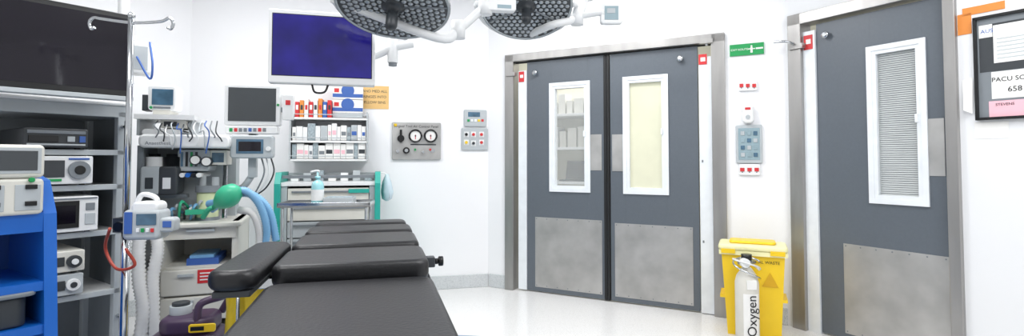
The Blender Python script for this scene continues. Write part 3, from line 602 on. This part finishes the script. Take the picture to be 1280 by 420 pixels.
# ---------- waste bin + oxygen cylinder
BN=Fr(*W(938,418,3.66).xy,-24)
b=B(); a0,a1=BN.s(900),BN.s(979); zt=BN.z(938,313)
def q(a0,a1,n0,n1,z): return [BN.P(a0,n0,z),BN.P(a1,n0,z),BN.P(a1,n1,z),BN.P(a0,n1,z)]
b.hexa(q(a0+.035,a1-.03,-.2,0,.001)+q(a0,a1,-.24,.01,zt),YEL)
b.box(BN,a0-.015,a1+.015,-.25,.025,zt-.03,zt+.0,YLID); b.pad(BN,a0-.02,a1+.02,-.255,.03,zt,zt+.04,.03,.015,YLID); b.pad(BN,a0+.05,a1-.05,-.2,-.04,zt+.04,zt+.06,.03,.01,YEL)
b.box(BN,a0+.0,a0+.09,.025,.032,zt-.02,zt+.01,YEL); b.box(BN,a1-.09,a1,.025,.032,zt-.02,zt+.01,YEL)
z=BN.z(960,348); 
b.prism([BN.P(BN.s(960,.01)-.05,.008,z-.05),BN.P(BN.s(960,.01)+.05,.008,z-.05),BN.P(BN.s(960,.01),.012,z+.045)],BN.P(0,.003,0)-BN.P(0,0,0),M('label_olive','#d6a50e',.5))
b.text(BN,'CLINICAL WASTE',BN.s(950,.012),.016,zt-.07,.028,BLACK)
b.box(BN,a0-.012,a1+.012,-.2,.005,.25,.27,YEL)
b.done('clinical_waste_bin',.006)
b=B(); o=BN.P(BN.s(931,.1),.12,0); o=Vector((o.x,o.y,0)); R=.075
zt2=EYE-(340-HY)/F*o.y
b.lathe(o,(0,0,1),[(R*.9,0.001),(R,.015),(R,zt2-.06),(R*.85,zt2-.015),(R*.45,zt2+.03),(.025,zt2+.04)],CYLW,28)
b.cyl(o+Vector((0,0,zt2+.03)),o+Vector((0,0,zt2+.1)),.022,CHROME); b.cyl(o+Vector((-.06,-.01,zt2+.075)),o+Vector((.05,-.01,zt2+.075)),.015,CHROME); b.cyl(o+Vector((0,0,zt2+.09)),o+Vector((0,0,zt2+.125)),.034,BLACK)
b.cyl(o+Vector((-.03,-.02,zt2+.075)),o+Vector((-.03,-.06,zt2+.075)),.03,WHITE)
for k in range(2): b.tube([o+Vector((math.cos(t)*.085,math.sin(t)*.075,zt2+.02+.07*math.sin(t*.5+k))) for t in [i*.5 for i in range(13)]],.006,[HOSEW,CHROME][k],8,2)
OF=Fr(o.x,o.y-R-.0015,-3)
lab=[o+Vector((math.sin(t)*(R+.001),-math.cos(t)*(R+.001),0)) for t in [i*.12 for i in range(-6,7)]]
for a_,c_ in zip(lab,lab[1:]): b.face([b.v((a_.x,a_.y,.04)),b.v((c_.x,c_.y,.04)),b.v((c_.x,c_.y,.33)),b.v((a_.x,a_.y,.33))],PAPER)
b.text(OF,'Oxygen',.0,.002,.19,.085,BLACK,math.pi/2)
b.pan(OF,-.03,.03,-.03,.002,.36,.42,.005,.001,PAPER)
b.done('oxygen_cylinder',0)
# ---------- notice board at right
b=B(); R_=SD.s(1221,.02); E=R_+.36; z0,z1=SD.z(1250,149,.02),SD.z(1250,16,.02)
b.box(SD,R_,E,.001,.012,z0,z1,GREY)
for qd in ((R_,R_+.014,z0,z1),(E-.014,E,z0,z1),(R_,E,z0,z0+.014),(R_,E,z1-.014,z1)): b.box(SD,qd[0],qd[1],.001,.028,qd[2],qd[3],BLACK)
def paper(x0,y0,x1,y1,m,n=.0135): b.pb(SD,x0,y0,x1,y1,.0125,n,m)
b.pb(SD,1228,24,1310,86,.0122,.0128,DGREY); paper(1246,26,1300,75,PAPER); paper(1242,86,1310,121,PAPER); paper(1238,124,1310,147,PINK); paper(1228,30,1245,46,PAPER,.0145); 
a=SD.s(1262,.014); b.text(SD,'PACU SO',a+.005,.0145,SD.z(1262,98,.014),.034,BLACK); b.text(SD,'658',a+.03,.0145,SD.z(1266,111,.014),.04,BLACK)
for k in range(6): b.pb(SD,1250,44+k*5,1290,45.5+k*5,.0135,.0142,LGREY)
b.text(SD,'AUS',SD.s(1238,.015),.015,SD.z(1238,38,.015),.03,LAPG)
b.text(SD,'STEVENS',SD.s(1258,.015),.0145,SD.z(1258,130,.015),.02,DGREY)
b.done('notice_board',.001)
b=B(); b.pb(SD,1201.5,16,1219,42,0,.003,ORANGE); b.pb(SD,1208,4,1262,14,0,.003,ORANGE); b.done('orange_label',0)
b=B(); b.prism([SD.P(SD.s(1206),.001,SD.z(1206,100)),SD.P(SD.s(1219),.001,SD.z(1219,96)),SD.P(SD.s(1219),.02,SD.z(1219,142)),SD.P(SD.s(1209),.03,SD.z(1209,138))],SD.P(0,.001,0)-SD.P(0,0,0),PAPER); b.pb(SD,1219,152,1262,173,0,.002,PAPER); b.done('taped_paper_note',0)
# ---------- lights
def area(n,x,y,z,sx,sy,p):
    l=bpy.data.lights.new(n,'AREA'); l.shape='RECTANGLE'; l.size=sx; l.size_y=sy; l.energy=p; l.color=(.99,.995,1)
    o=bpy.data.objects.new(n,l); o.location=(x,y,z); bpy.context.collection.objects.link(o)
EM=M('added_panel_glow','#ffffff',.5,emit=1.5)
for (x,y) in ((-1.6,3.2),(.4,3.6),(-1.6,1.2),(.8,1.4),(2.2,1.8)):  # glowing ceiling panels and area lamps out of view, added for bright light
    b=B(); b.box(Z0,x-.62,x+.62,-y-.32,-y+.32,H-.02,H,EM); b.done('unseen_light_panel',.003)
    area('panel_fill',x,y,H-.03,1.15,.58,28)
area('corridor_fill',.9,6.2,2.7,1.5,.8,25)  # unseen fill added to brighten the corridor behind the doors
w=bpy.data.worlds.new('world'); bpy.context.scene.world=w; w.use_nodes=True
w.node_tree.nodes['Background'].inputs[0].default_value=(.95,.975,1,1); w.node_tree.nodes['Background'].inputs[1].default_value=.8
# ---------- camera
cam=bpy.data.cameras.new('camera'); co=bpy.data.objects.new('camera',cam); bpy.context.collection.objects.link(co)
pt=math.radians(2.0); co.location=(0,0,EYE); co.rotation_euler=(math.pi/2+pt,0,0)
cam.sensor_width=36; cam.lens=F/1280*36
cam.shift_y=-(10+F*math.tan(pt))/1280; cam.clip_start=.05
bpy.context.scene.camera=co
bpy.context.scene.view_settings.view_transform='Standard'
